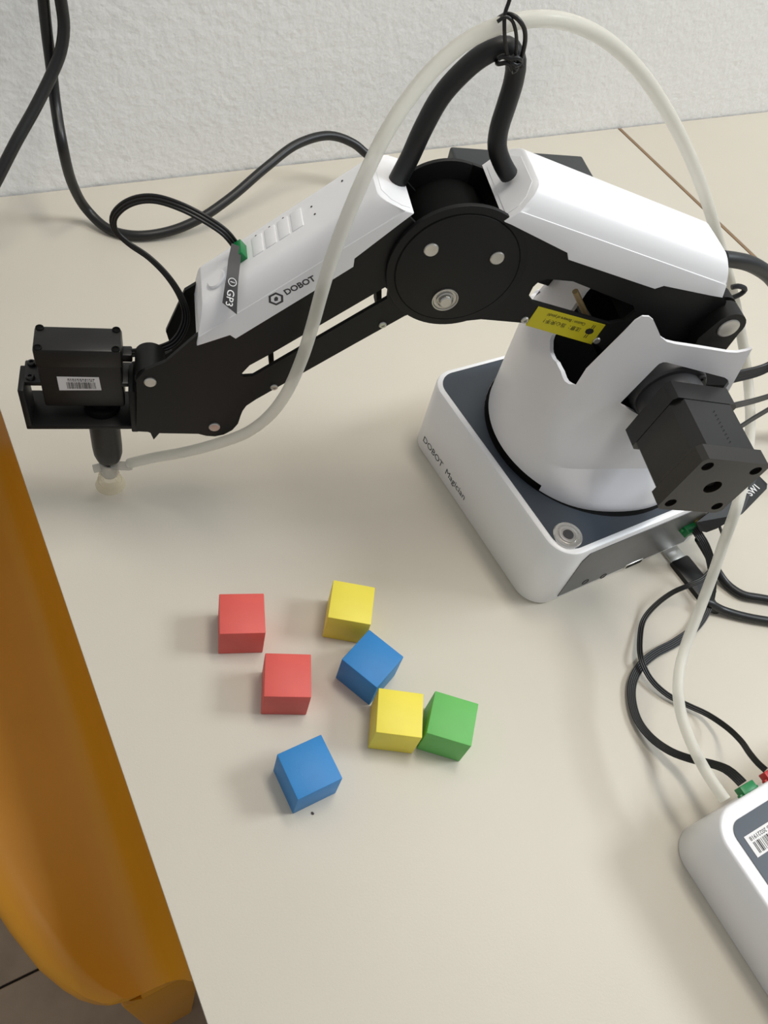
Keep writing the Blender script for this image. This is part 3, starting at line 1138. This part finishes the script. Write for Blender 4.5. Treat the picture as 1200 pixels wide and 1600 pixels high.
tag(obj('crumb', bm, 'crumb', None, 0.4, 0, (cr[0], cr[1], 0)), 'tiny dark crumb just below the lone blue cube', 'crumb')

# ---------------------------------------------------------------- pump box at lower right
PX0, PY1, PH = 266.5, -11.0, 44.5
PXW, PYW = 150.0, 150.0
box = thing('pump_box', 'white control box with slate lid at lower right', 'box', (PX0 + PXW / 2, PY1 - PYW / 2, 0))
bm = BM()
rings = []
for ins, z in ((0.8, 0.0), (0, 1.0), (0, 43.2), (0.5, 44.1), (1.4, 44.5), (8.5, 44.5)):
    rings.append([bm.verts.new(Vector((x, y, z)) * K) for x, y in rrect(-PXW / 2 + ins, PXW / 2 - ins, -PYW / 2 + ins, PYW / 2 - ins, 16 - ins, 12)])
for a, b in zip(rings, rings[1:]):
    for i in range(len(a)):
        j = (i + 1) % len(a)
        bm.faces.new((a[i], a[j], b[j], b[i]))
bm.faces.new(rings[0])
bm.faces.new(rings[-1])
obj('case', bm, 'white', box, 0, 40)
lid = flat_part('lid_panel', 'panel', box, rrect(-PXW / 2 + 7.6, PXW / 2 - 7.6, -PYW / 2 + 7.6, PYW / 2 - 7.6, 7.5, 10), 43.8, 44.9, flat_fr, smooth=30)
ll = [(278, -26.7), (296.1, -26.8), (294.6, -37.5), (277.1, -37.4)]
ll = [(x - (PX0 + PXW / 2), y - (PY1 - PYW / 2)) for x, y in ll]
e1 = (Vector(ll[1]) - Vector(ll[0])).normalized()
e2 = Vector((e1.y, -e1.x))
o0 = Vector(ll[0])
LW, LH = 40.0, (Vector(ll[3]) - Vector(ll[0])).length
lq = [o0, o0 + e1 * LW, o0 + e1 * LW + e2 * LH, o0 + e2 * LH]
lb = flat_part('barcode_label', 'paper', lid, [tuple(p) for p in lq], 44.9, 45.1, flat_fr)
bm = BM()
x = 2.6
random.seed(7)
while x < LW - 3:
    wd = random.choice((0.35, 0.5, 0.9))
    q = [o0 + e1 * x + e2 * (LH * 0.38), o0 + e1 * (x + wd) + e2 * (LH * 0.38), o0 + e1 * (x + wd) + e2 * (LH * 0.9), o0 + e1 * x + e2 * (LH * 0.9)]
    bm.faces.new([bm.verts.new(Vector((p.x, p.y, 45.16)) * K) for p in q])
    x += wd + random.choice((0.35, 0.5, 0.8))
obj('barcode', bm, 'black_ink', lb, 0, 0)
p0 = o0 + e1 * 2.2 + e2 * (LH * 0.12)
mx = basis((p0.x, p0.y, 45.14), (-e1.x, -e1.y, 0), (e2.x, e2.y, 0))
text_obj('lettering', 'B 20221918', LH * 0.27, 'black_ink', lb, mx, align='RIGHT', stretch=1.05)


def box_conn(name, px_c, ww, material, zc):
    x = px_c[0] - (PX0 + PXW / 2)
    y = PYW / 2
    bm = BM()
    add_box(bm, x - ww / 2, x + ww / 2, y - 2, y + 4.5, zc - 3, zc + 3, bevel=0.5)
    c = obj(name, bm, material, box, 0, 30)
    bm = BM()
    add_box(bm, x - ww / 2 - 1.8, x + ww / 2 + 1.8, y - 0.5, y + 1.2, zc - 1.4, zc + 1.4, bevel=0.3)
    obj('connector_flange', bm, material, c, 0, 30)
    return c


gc = [(301.4, -6.8, 40)][0]
rc = [(320, -6.8, 40)][0]
box_conn('green_connector', gc, 10.0, 'green_conn', 39)['label'] = 'green plug socket'
box_conn('red_connector', rc, 9.0, 'red_conn', 39)['label'] = 'red plug socket'

# ---------------------------------------------------------------- power adapter behind the arm
ac = [(464.5, 585.7), (600.2, 546.5), (588.1, 513.5)]
e1 = Vector((ac[1][0] - ac[0][0], ac[1][1] - ac[0][1]))
AL = e1.length
ang = math.atan2(e1.y, e1.x)
ad = thing('power_adapter', 'black power adapter lying on the table behind the robot arm', 'power adapter', (ac[0][0], ac[0][1], 0), ang)
bm = BM()
add_box(bm, 0, AL, -62, 0, 0.3, 30, bevel=2.5, seg=3)
obj('case', bm, 'adapter', ad, 0, 35)
bm = BM()
lathe(bm, [(0, 0), (5, 0), (4.2, 10), (3.4, 18), (0, 18)], axis_mx((AL - 0.5, -40, 15), (1, 0, 0)), 20)
obj('strain_relief', bm, 'rubber', ad, 0, 40)
bm = BM()
sweep(bm, spline([Vector((AL + 16, -40, 15)), Vector((AL + 26, -42, 14)), Vector((AL + 36, -52, 8)), Vector((AL + 40, -66, 3)), Vector((AL + 36, -84, 2.6))], 2.5), round_sec(2.6, 12))
obj('cord', bm, 'cable', ad, 0, 60)

# ---------------------------------------------------------------- cables and tubes lying in the scene
pa = [(122, 614, 560), (119, 611, 330)] + [(115.8, 606, 167.5), (114.9, 606, 155.9), (113.8, 604, 136.6), (112.8, 600, 115), (110.3, 590, 93.1), (107.3, 570, 76.1)] + [(111.8, 575.8, 40), (121.5, 581.3, 12), (132.3, 565.6, 4.2), (149.8, 552.5, 4.2), (176.1, 549.2, 6), (202.7, 551.3, 12), (233.6, 560.3, 22), (270.2, 574.9, 36), (304.5, 588.2, 46), (337, 592.6, 48), (358.8, 587.1, 42), (374.7, 578.6, 32)] + [(425, 540, 20), (448, 556, 15.5), (462, 560, 15)]
tag(tube_obj('power_cable', pa, 3.9, 'cable', None, 0, 4, 14), 'thick black cable looping down the wall and behind the forearm', 'cable')
pb = [(136, 612, 560), (131, 606, 340)] + [(123.9, 600, 173.8), (124.8, 600, 158.4), (124.3, 598, 142.4), (119.4, 594, 128.6), (109.7, 588, 115.6), (94.3, 578, 99.6), (76, 566, 83), (54.3, 552, 61.2), (23.7, 534, 31.7)] + [(2, 522, 14), (-10, 514, -30), (-14, 510, -120)]
tag(tube_obj('power_cable', pb, 4.1, 'cable', None, 0, 4, 14), 'thick black cable slanting down the wall to the left picture edge', 'cable')

# suction tube
tb = [(71, 307.4, 34.2), (74.9, 304.5, 37.9), (83.2, 298.6, 45.1), (98.7, 287.3, 57.5), (113.5, 276.2, 72.1), (125.8, 265.9, 88.4), (134.6, 258.8, 106.6), (140.8, 254.7, 126), (145.2, 252.2, 149.8), (147.5, 250.4, 173.6), (149.3, 249.8, 194.4), (151.7, 250.1, 211.1), (155.9, 250.9, 229.1), (161.9, 252.1, 248.2), (170.5, 255.6, 264.2), (181.2, 259.4, 276.6), (192.9, 261.9, 286.9), (205.2, 262.2, 295.1), (218.3, 260, 300.8), (233.2, 258.3, 302.8), (252.5, 258.4, 299.6), (273.2, 257.9, 292.1), (294.1, 255.3, 280.7), (317.3, 252, 264.1), (341.1, 246.4, 243.4), (366, 240.4, 218.4), (391.7, 233.1, 189.3), (411.7, 223.4, 163.5), (426.4, 210.3, 138.7), (433.2, 193.3, 117.1), (422.9, 171.5, 107.5), (402.4, 150.8, 107.5), (376.4, 129.8, 109.4), (354.7, 113.7, 109.1)]
tb += [(353.7, 105, 86), (347.2, 94.8, 70), (335.3, 82.7, 56), (320, 69.8, 46), (305.4, 56.3, 42), (295, 40.9, 40), (288.1, 22.2, 40), (284.7, 5.6, 41), (284.6, -8.3, 41)]
tag(tube_obj('air_tube', tb, 3.1, 'silicone', None, 0, 4, 16), 'milky silicone air tube arching from suction cup over the arm to the control box', 'tube')

# twist tie
tie = thing('twist_tie', 'black twist tie knotted round the hose and air tube', 'tie', (0, 0, 0))


def tie_wire(pts, r=0.75):
    tube_obj('wire', [Vector(p) for p in pts], r, 'cable', tie, 0, 1.0, 8)


tie_wire([(213.2, 258.5, 315.1), (214, 258.3, 309.8), (213.1, 257.5, 305.3), (213.8, 256.2, 300.6), (216.7, 256.3, 294.6), (220, 256.3, 289.2), (222.9, 255.4, 285.1)], 0.8)
tie_wire([(218, 267.5, 298), (215.4, 262, 302.2), (215, 257.9, 305), (216.8, 255.2, 305.1), (220.7, 254, 302.2), (223.3, 254.2, 298.3), (224.9, 254.7, 293.2), (225.7, 255.5, 288.6), (225, 255.7, 285.3)], 0.9)
tie_wire([(210.4, 257.3, 302.7), (212.9, 256.5, 304.8), (215.7, 255.6, 303.8), (217.8, 254.9, 301.1), (220.3, 255.2, 297), (222.2, 255.6, 291.9), (222.1, 255.6, 287.5)], 0.7)
tie_wire([(216.1, 257.6, 288.7), (217.7, 257, 289.9), (220.3, 255.1, 289.8), (222.6, 254.4, 290.5), (225.4, 254.5, 288.6), (223.1, 254.3, 287.6), (220.9, 255, 288.8), (221.9, 255.7, 290.4), (224.4, 254.9, 289.2), (226.2, 254.3, 286.9)], 1.0)
tie_wire([(224.8, 268.4, 282.1), (218.5, 258.9, 286), (220, 256.3, 287.7), (222.3, 255.6, 287), (224.4, 254.9, 285.2), (223.1, 255.3, 284.6)], 0.9)

# servo ribbon cable with its tag
sv = thing('servo_cable', 'black flat servo cable arching from the wrist servo to the forearm socket', 'cable', (0, 0, 0))
rp = [(73.1, 314.5, 116.8), (77.4, 313.2, 117), (84.1, 311, 118.1), (93.1, 309.1, 119.7), (100.3, 307.8, 123.6), (105.4, 308.3, 130.8), (107.6, 309.6, 139), (106, 312.3, 148.5), (101.3, 318, 158.1), (94.7, 326.5, 164.4), (87.5, 335.1, 167.5), (82.8, 338.7, 172.9), (82.4, 338.9, 179.4), (85.9, 335.6, 187.4), (91.9, 329.4, 194.8), (98.6, 322, 199.2), (107.8, 313.8, 199.2), (117.3, 306.5, 195.8), (124.2, 302.2, 191.2), (127.7, 301, 186.5), (130.7, 300, 182)]
bm = BM()
sweep(bm, spline(rp, 2.0), ribbon_sec(3, 0.75), up=(0.3, -0.6, 0.75), twist=lambda t: 0.5 - 1.4 * t)
obj('flat_cable', bm, 'cable', sv, 0, 60)
cp = Vector([(75.2, 313.9, 116.4)][0])
bm = BM()
add_box(bm, -4.5, 4.5, -3.6, 3.6, -2.6, 2.6, bevel=0.8)
o = obj('plug', bm, 'plastic', sv, RA, 30, cp)
gp = [(129.7, 300.3, 184.9), (131.7, 299.7, 186.1), (134, 299, 185.5), (130.8, 289.5, 185.9), (127.3, 288.5, 184)]
# green plug standing in the first port
m = top_mx(52.5, -2.5)
bm = BM()
add_box(bm, -2.6, 2.6, -5.0, 5.0, -1.0, 4.6, bevel=0.4)
m2 = m.copy()
m2.translation = m.translation * K
bmesh.ops.transform(bm, matrix=m2, verts=bm.verts[:])
R4 = Matrix.Translation(Vector((BCX, BCY, 0)) * K) @ Matrix.Rotation(RA, 4, 'Z')
bmesh.ops.transform(bm, matrix=R4, verts=bm.verts[:])
obj('green_plug', bm, 'green_conn', sv, 0, 30)['label'] = 'green plug'
tg = [(125.5, 296.5, 189.5), (128, 292.5, 189.2), (124.9, 285.1, 185.7), (120.9, 276.9, 181.9), (118.1, 270, 171), (111.3, 271.6, 177.9), (117, 281.4, 184.7), (120.6, 288.6, 187.4)]
bm = BM()
L_ = [(125.2, 296.6, 189.5), (120.6, 288.6, 187.7), (116.6, 280.4, 185.5), (114.1, 276, 181.5), (111.6, 271.5, 177.9)]
R_ = [(129.1, 294.3, 188.4), (125.9, 286.9, 187), (121.8, 278.7, 185.1), (119.7, 274.2, 180.7), (117.9, 269.5, 171.4)]
va = [bm.verts.new(Vector(p) * K) for p in L_]
vb = [bm.verts.new(Vector(p) * K) for p in R_]
for i in range(4):
    bm.faces.new((va[i], va[i + 1], vb[i + 1], vb[i]))
bmesh.ops.recalc_face_normals(bm, faces=bm.faces[:])
bmesh.ops.solidify(bm, geom=bm.faces[:], thickness=0.6 * K)
tgo = obj('cable_tag', bm, 'tag', sv, 0, 60)
tgo['label'] = 'grey printed cable tag'
d1 = (Vector(R_[4]) - Vector(R_[2]))
d1 = (Vector(L_[4]) - Vector(L_[2])).normalized()
acr = (Vector(R_[3]) - Vector(L_[3]))
nn = d1.cross(acr).normalized()
if nn.y > 0:
    nn = -nn
w0 = acr.normalized()
org = Vector(L_[2]) * 0.78 + Vector(R_[2]) * 0.22 + nn * 1.0 + d1 * 0.5
mx = basis(org, d1, w0 if d1.cross(w0).dot(nn) > 0 else -w0)
text_obj('lettering', 'ⓘ GP3', 4.7, 'white_ink', tgo, mx, shear=0.1, stretch=0.95, bold=0.03)

# flat motor leads at the right
def flat_cable(name, label, pts, k, r, up=(0, 0, 1), twist=None, mats='cable'):
    bm = BM()
    sweep(bm, spline([Vector(p) for p in pts], 2.5), ribbon_sec(k, r), up=up, twist=twist)
    return tag(obj(name, bm, mats, None, 0, 60), label, 'cable')


flat_cable('motor_lead', 'wide flat black cable leaving the turret at the right edge', [(376.5, 186.5, 132.6), (394.3, 184.9, 130), (413.1, 185.1, 127.5), (431.6, 185.4, 126.3), (449.9, 185.8, 129.6)] + [(500, 188, 105), (545, 195, 45), (585, 195, 8), (660, 190, 6)], 4, 1.1, up=(0, -1, 0.2))
flat_cable('motor_lead', 'narrow flat black lead behind the air tube, upper of two', [(353.5, 156.1, 147.8), (371.6, 158.7, 141.7), (396.7, 163.1, 132.2), (426.5, 168.2, 122.5), (456.1, 173.3, 115)] + [(505, 170, 78), (545, 165, 22), (600, 158, 4)], 3, 0.75, up=(0, -1, 0.2))
flat_cable('motor_lead', 'narrow flat black lead behind the air tube, lower of two', [(366.4, 149.9, 127.6), (382, 153.2, 125), (400.5, 157.7, 121), (427.6, 163.6, 115.9), (454.7, 169.5, 112.2)] + [(505, 152, 66), (548, 145, 16), (600, 136, 4)], 3, 0.75, up=(0, -1, 0.2))

# USB style plug in the rear panel
uc = [(47.2, -2.3)][0]
usb_c = thing('usb_cable', 'black cable with long plug in the base rear panel', 'cable', (BCX, BCY, 0), RB)
U0, UZ = uc
bm = BM()
add_box(bm, U0 - 7, U0 + 7, -89, -78.5, UZ - 4, UZ + 4, bevel=0.6)
obj('metal_shell', bm, 'chrome', usb_c, 0, 30)['label'] = 'silver plug shell'
bm = BM()
add_box(bm, U0 - 8.5, U0 + 8.5, -121, -88, UZ - 6, UZ + 6, bevel=2.2, seg=2)
obj('plug', bm, 'plastic', usb_c, 0, 35)
bm = BM()
lathe(bm, [(0, 0), (5.2, 0), (4.0, 9), (0, 9)], axis_mx((U0, -120.5, UZ), (0, -1, 0)), 18)
obj('strain_relief', bm, 'rubber', usb_c, 0, 40)
def base_local(p):
    v = Vector(p) - Vector((BCX, BCY, 0))
    return Matrix.Rotation(-RB, 3, 'Z') @ v


bm = BM()
cord = [Vector((U0, -125, UZ)), Vector((U0 + 1, -131, UZ - 1))] + [base_local(p) for p in [(388.5, 96, 9), (397.8, 89.2, 4.5), (406.8, 82.1, 3.4), (416.2, 75.4, 3.2), (426.1, 69.3, 3.2), (442.3, 59.7, 3.2)] + [(495, 50, 3.2), (575, 22, 3.2)]]
sweep(bm, spline(cord, 2.5), round_sec(2.9, 12))
obj('cord', bm, 'cable', usb_c, 0, 60)

cr1 = [(395.1, 131.2, 32), (403.2, 124.1, 22), (413.9, 115.1, 8), (417.6, 103.6, 3.2), (422.3, 93, 3.2), (432.6, 85.8, 3.2), (452.3, 75.9, 3.2)] + [(505, 74, 3.2), (590, 52, 3.2)]
tag(tube_obj('round_cable', cr1, 2.9, 'cable', None, 0, 2.5, 12), 'round black cable curving right below the motor tag', 'cable')

# ribbon from base to pump box, and the thin lead
rb = [(393.7, 137.5, 36), (395.7, 128.6, 33), (398.8, 119.8, 26), (399.2, 110.5, 18), (394.8, 100.6, 11), (385.5, 91.7, 6), (370.7, 85.5, 4), (351, 82.6, 3), (331.7, 81.7, 3), (317, 78.4, 3), (305, 71.4, 3), (297, 61.3, 3), (292.7, 49.9, 3.5), (292.8, 38.5, 5), (295.9, 26.9, 9), (299.7, 17.8, 16), (301.5, 10.6, 26), (302.1, 4, 34), (301.4, -1.6, 38), (301.2, -5.8, 39.5)]
o = flat_cable('ribbon_cable', 'black flat ribbon cable snaking from the base to the green socket', rb, 5, 0.58, up=(0.2, 0.2, 1), twist=lambda t: 1.0 - 0.9 * t if t < 0.35 else 0.685 + 0.6 * (t - 0.35))
thn = [(394.7, 111, 24), (386.8, 108.5, 22), (376.4, 108.5, 20), (365.6, 110.2, 14), (352.5, 108.7, 8), (340.5, 104.1, 4), (328.1, 93.7, 5), (318.2, 81.5, 7), (316.9, 69.1, 5), (321, 56.5, 4), (329.3, 45.3, 4), (335.7, 35.5, 6), (337, 23.7, 12), (331.6, 12.9, 22), (324.1, 4.7, 31), (319.9, -1.6, 37), (319.2, -6, 39.5)]
flat_cable('thin_cable', 'thin black lead looping from the base to the red socket', thn, 3, 0.6, up=(0.1, 0.3, 1))

# green plug and switch tag at the base rear panel
sw = thing('switch_cable', 'black flat cable with a printed tag under the motor', 'cable', (0, 0, 0))
bm = BM()
gq = [(43.3, 32)][0]
Rb4 = Matrix.Translation(Vector((BCX, BCY, 0)) * K) @ Matrix.Rotation(RB, 4, 'Z')
add_box(bm, gq[0] - 6, gq[0] + 6, -85, -78.5, gq[1] - 3.2, gq[1] + 3.2, bevel=0.5)
add_box(bm, gq[0] - 8, gq[0] + 8, -81.5, -79.3, gq[1] - 1.2, gq[1] + 1.2, bevel=0.3)
bmesh.ops.transform(bm, matrix=Rb4, verts=bm.verts[:])
obj('green_plug', bm, 'green_conn', sw, 0, 30)['label'] = 'green plug'
yq = [(53.3, 34.3)][0]
bm = BM()
add_box(bm, yq[0] - 6, yq[0] + 6, -84, -78.5, yq[1] - 2.5, yq[1] + 2.5, bevel=0.5)
bmesh.ops.transform(bm, matrix=Rb4, verts=bm.verts[:])
obj('yellow_plug', bm, 'yellow_conn', sw, 0, 30)['label'] = 'yellow plug'
t4 = [(388.6, 137.6, 46), (455.8, 150.7, 52), (459, 143, 50), (455.1, 139.8, 50), (427.1, 131.5, 45), (405.4, 130.4, 40), (398.1, 131.3, 38), (392.3, 133, 40)]
bm = BM()
bm.faces.new([bm.verts.new(Vector(p) * K) for p in t4])
bmesh.ops.triangulate(bm, faces=bm.faces[:])
bmesh.ops.recalc_face_normals(bm, faces=bm.faces[:])
bmesh.ops.solidify(bm, geom=bm.faces[:], thickness=0.8 * K)
tg2 = obj('cable_tag', bm, 'black', sw, 0, 0)
tx = [(435.4, 137.8, 52), (452, 142.2, 52), (435.6, 142.2, 52)]
x0_ = Vector(tx[1]) - Vector(tx[0])
y0_ = Vector(tx[2]) - Vector(tx[0])
nn = x0_.cross(y0_).normalized()
mx = basis(Vector(tx[0]) + nn * 0.8, x0_, y0_)
text_obj('lettering', 'SW1', 6.6, 'white_ink', tg2, mx, stretch=1.0, bold=0.12)
bm = BM()
sweep(bm, spline([Vector(p) for p in [(410.9, 132, 38), (415.5, 127.2, 30), (419.4, 122.7, 20), (421.6, 119.7, 10), (417, 115.4, 4)]], 2.0), ribbon_sec(2, 0.8))
obj('flat_cable', bm, 'cable', sw, 0, 60)
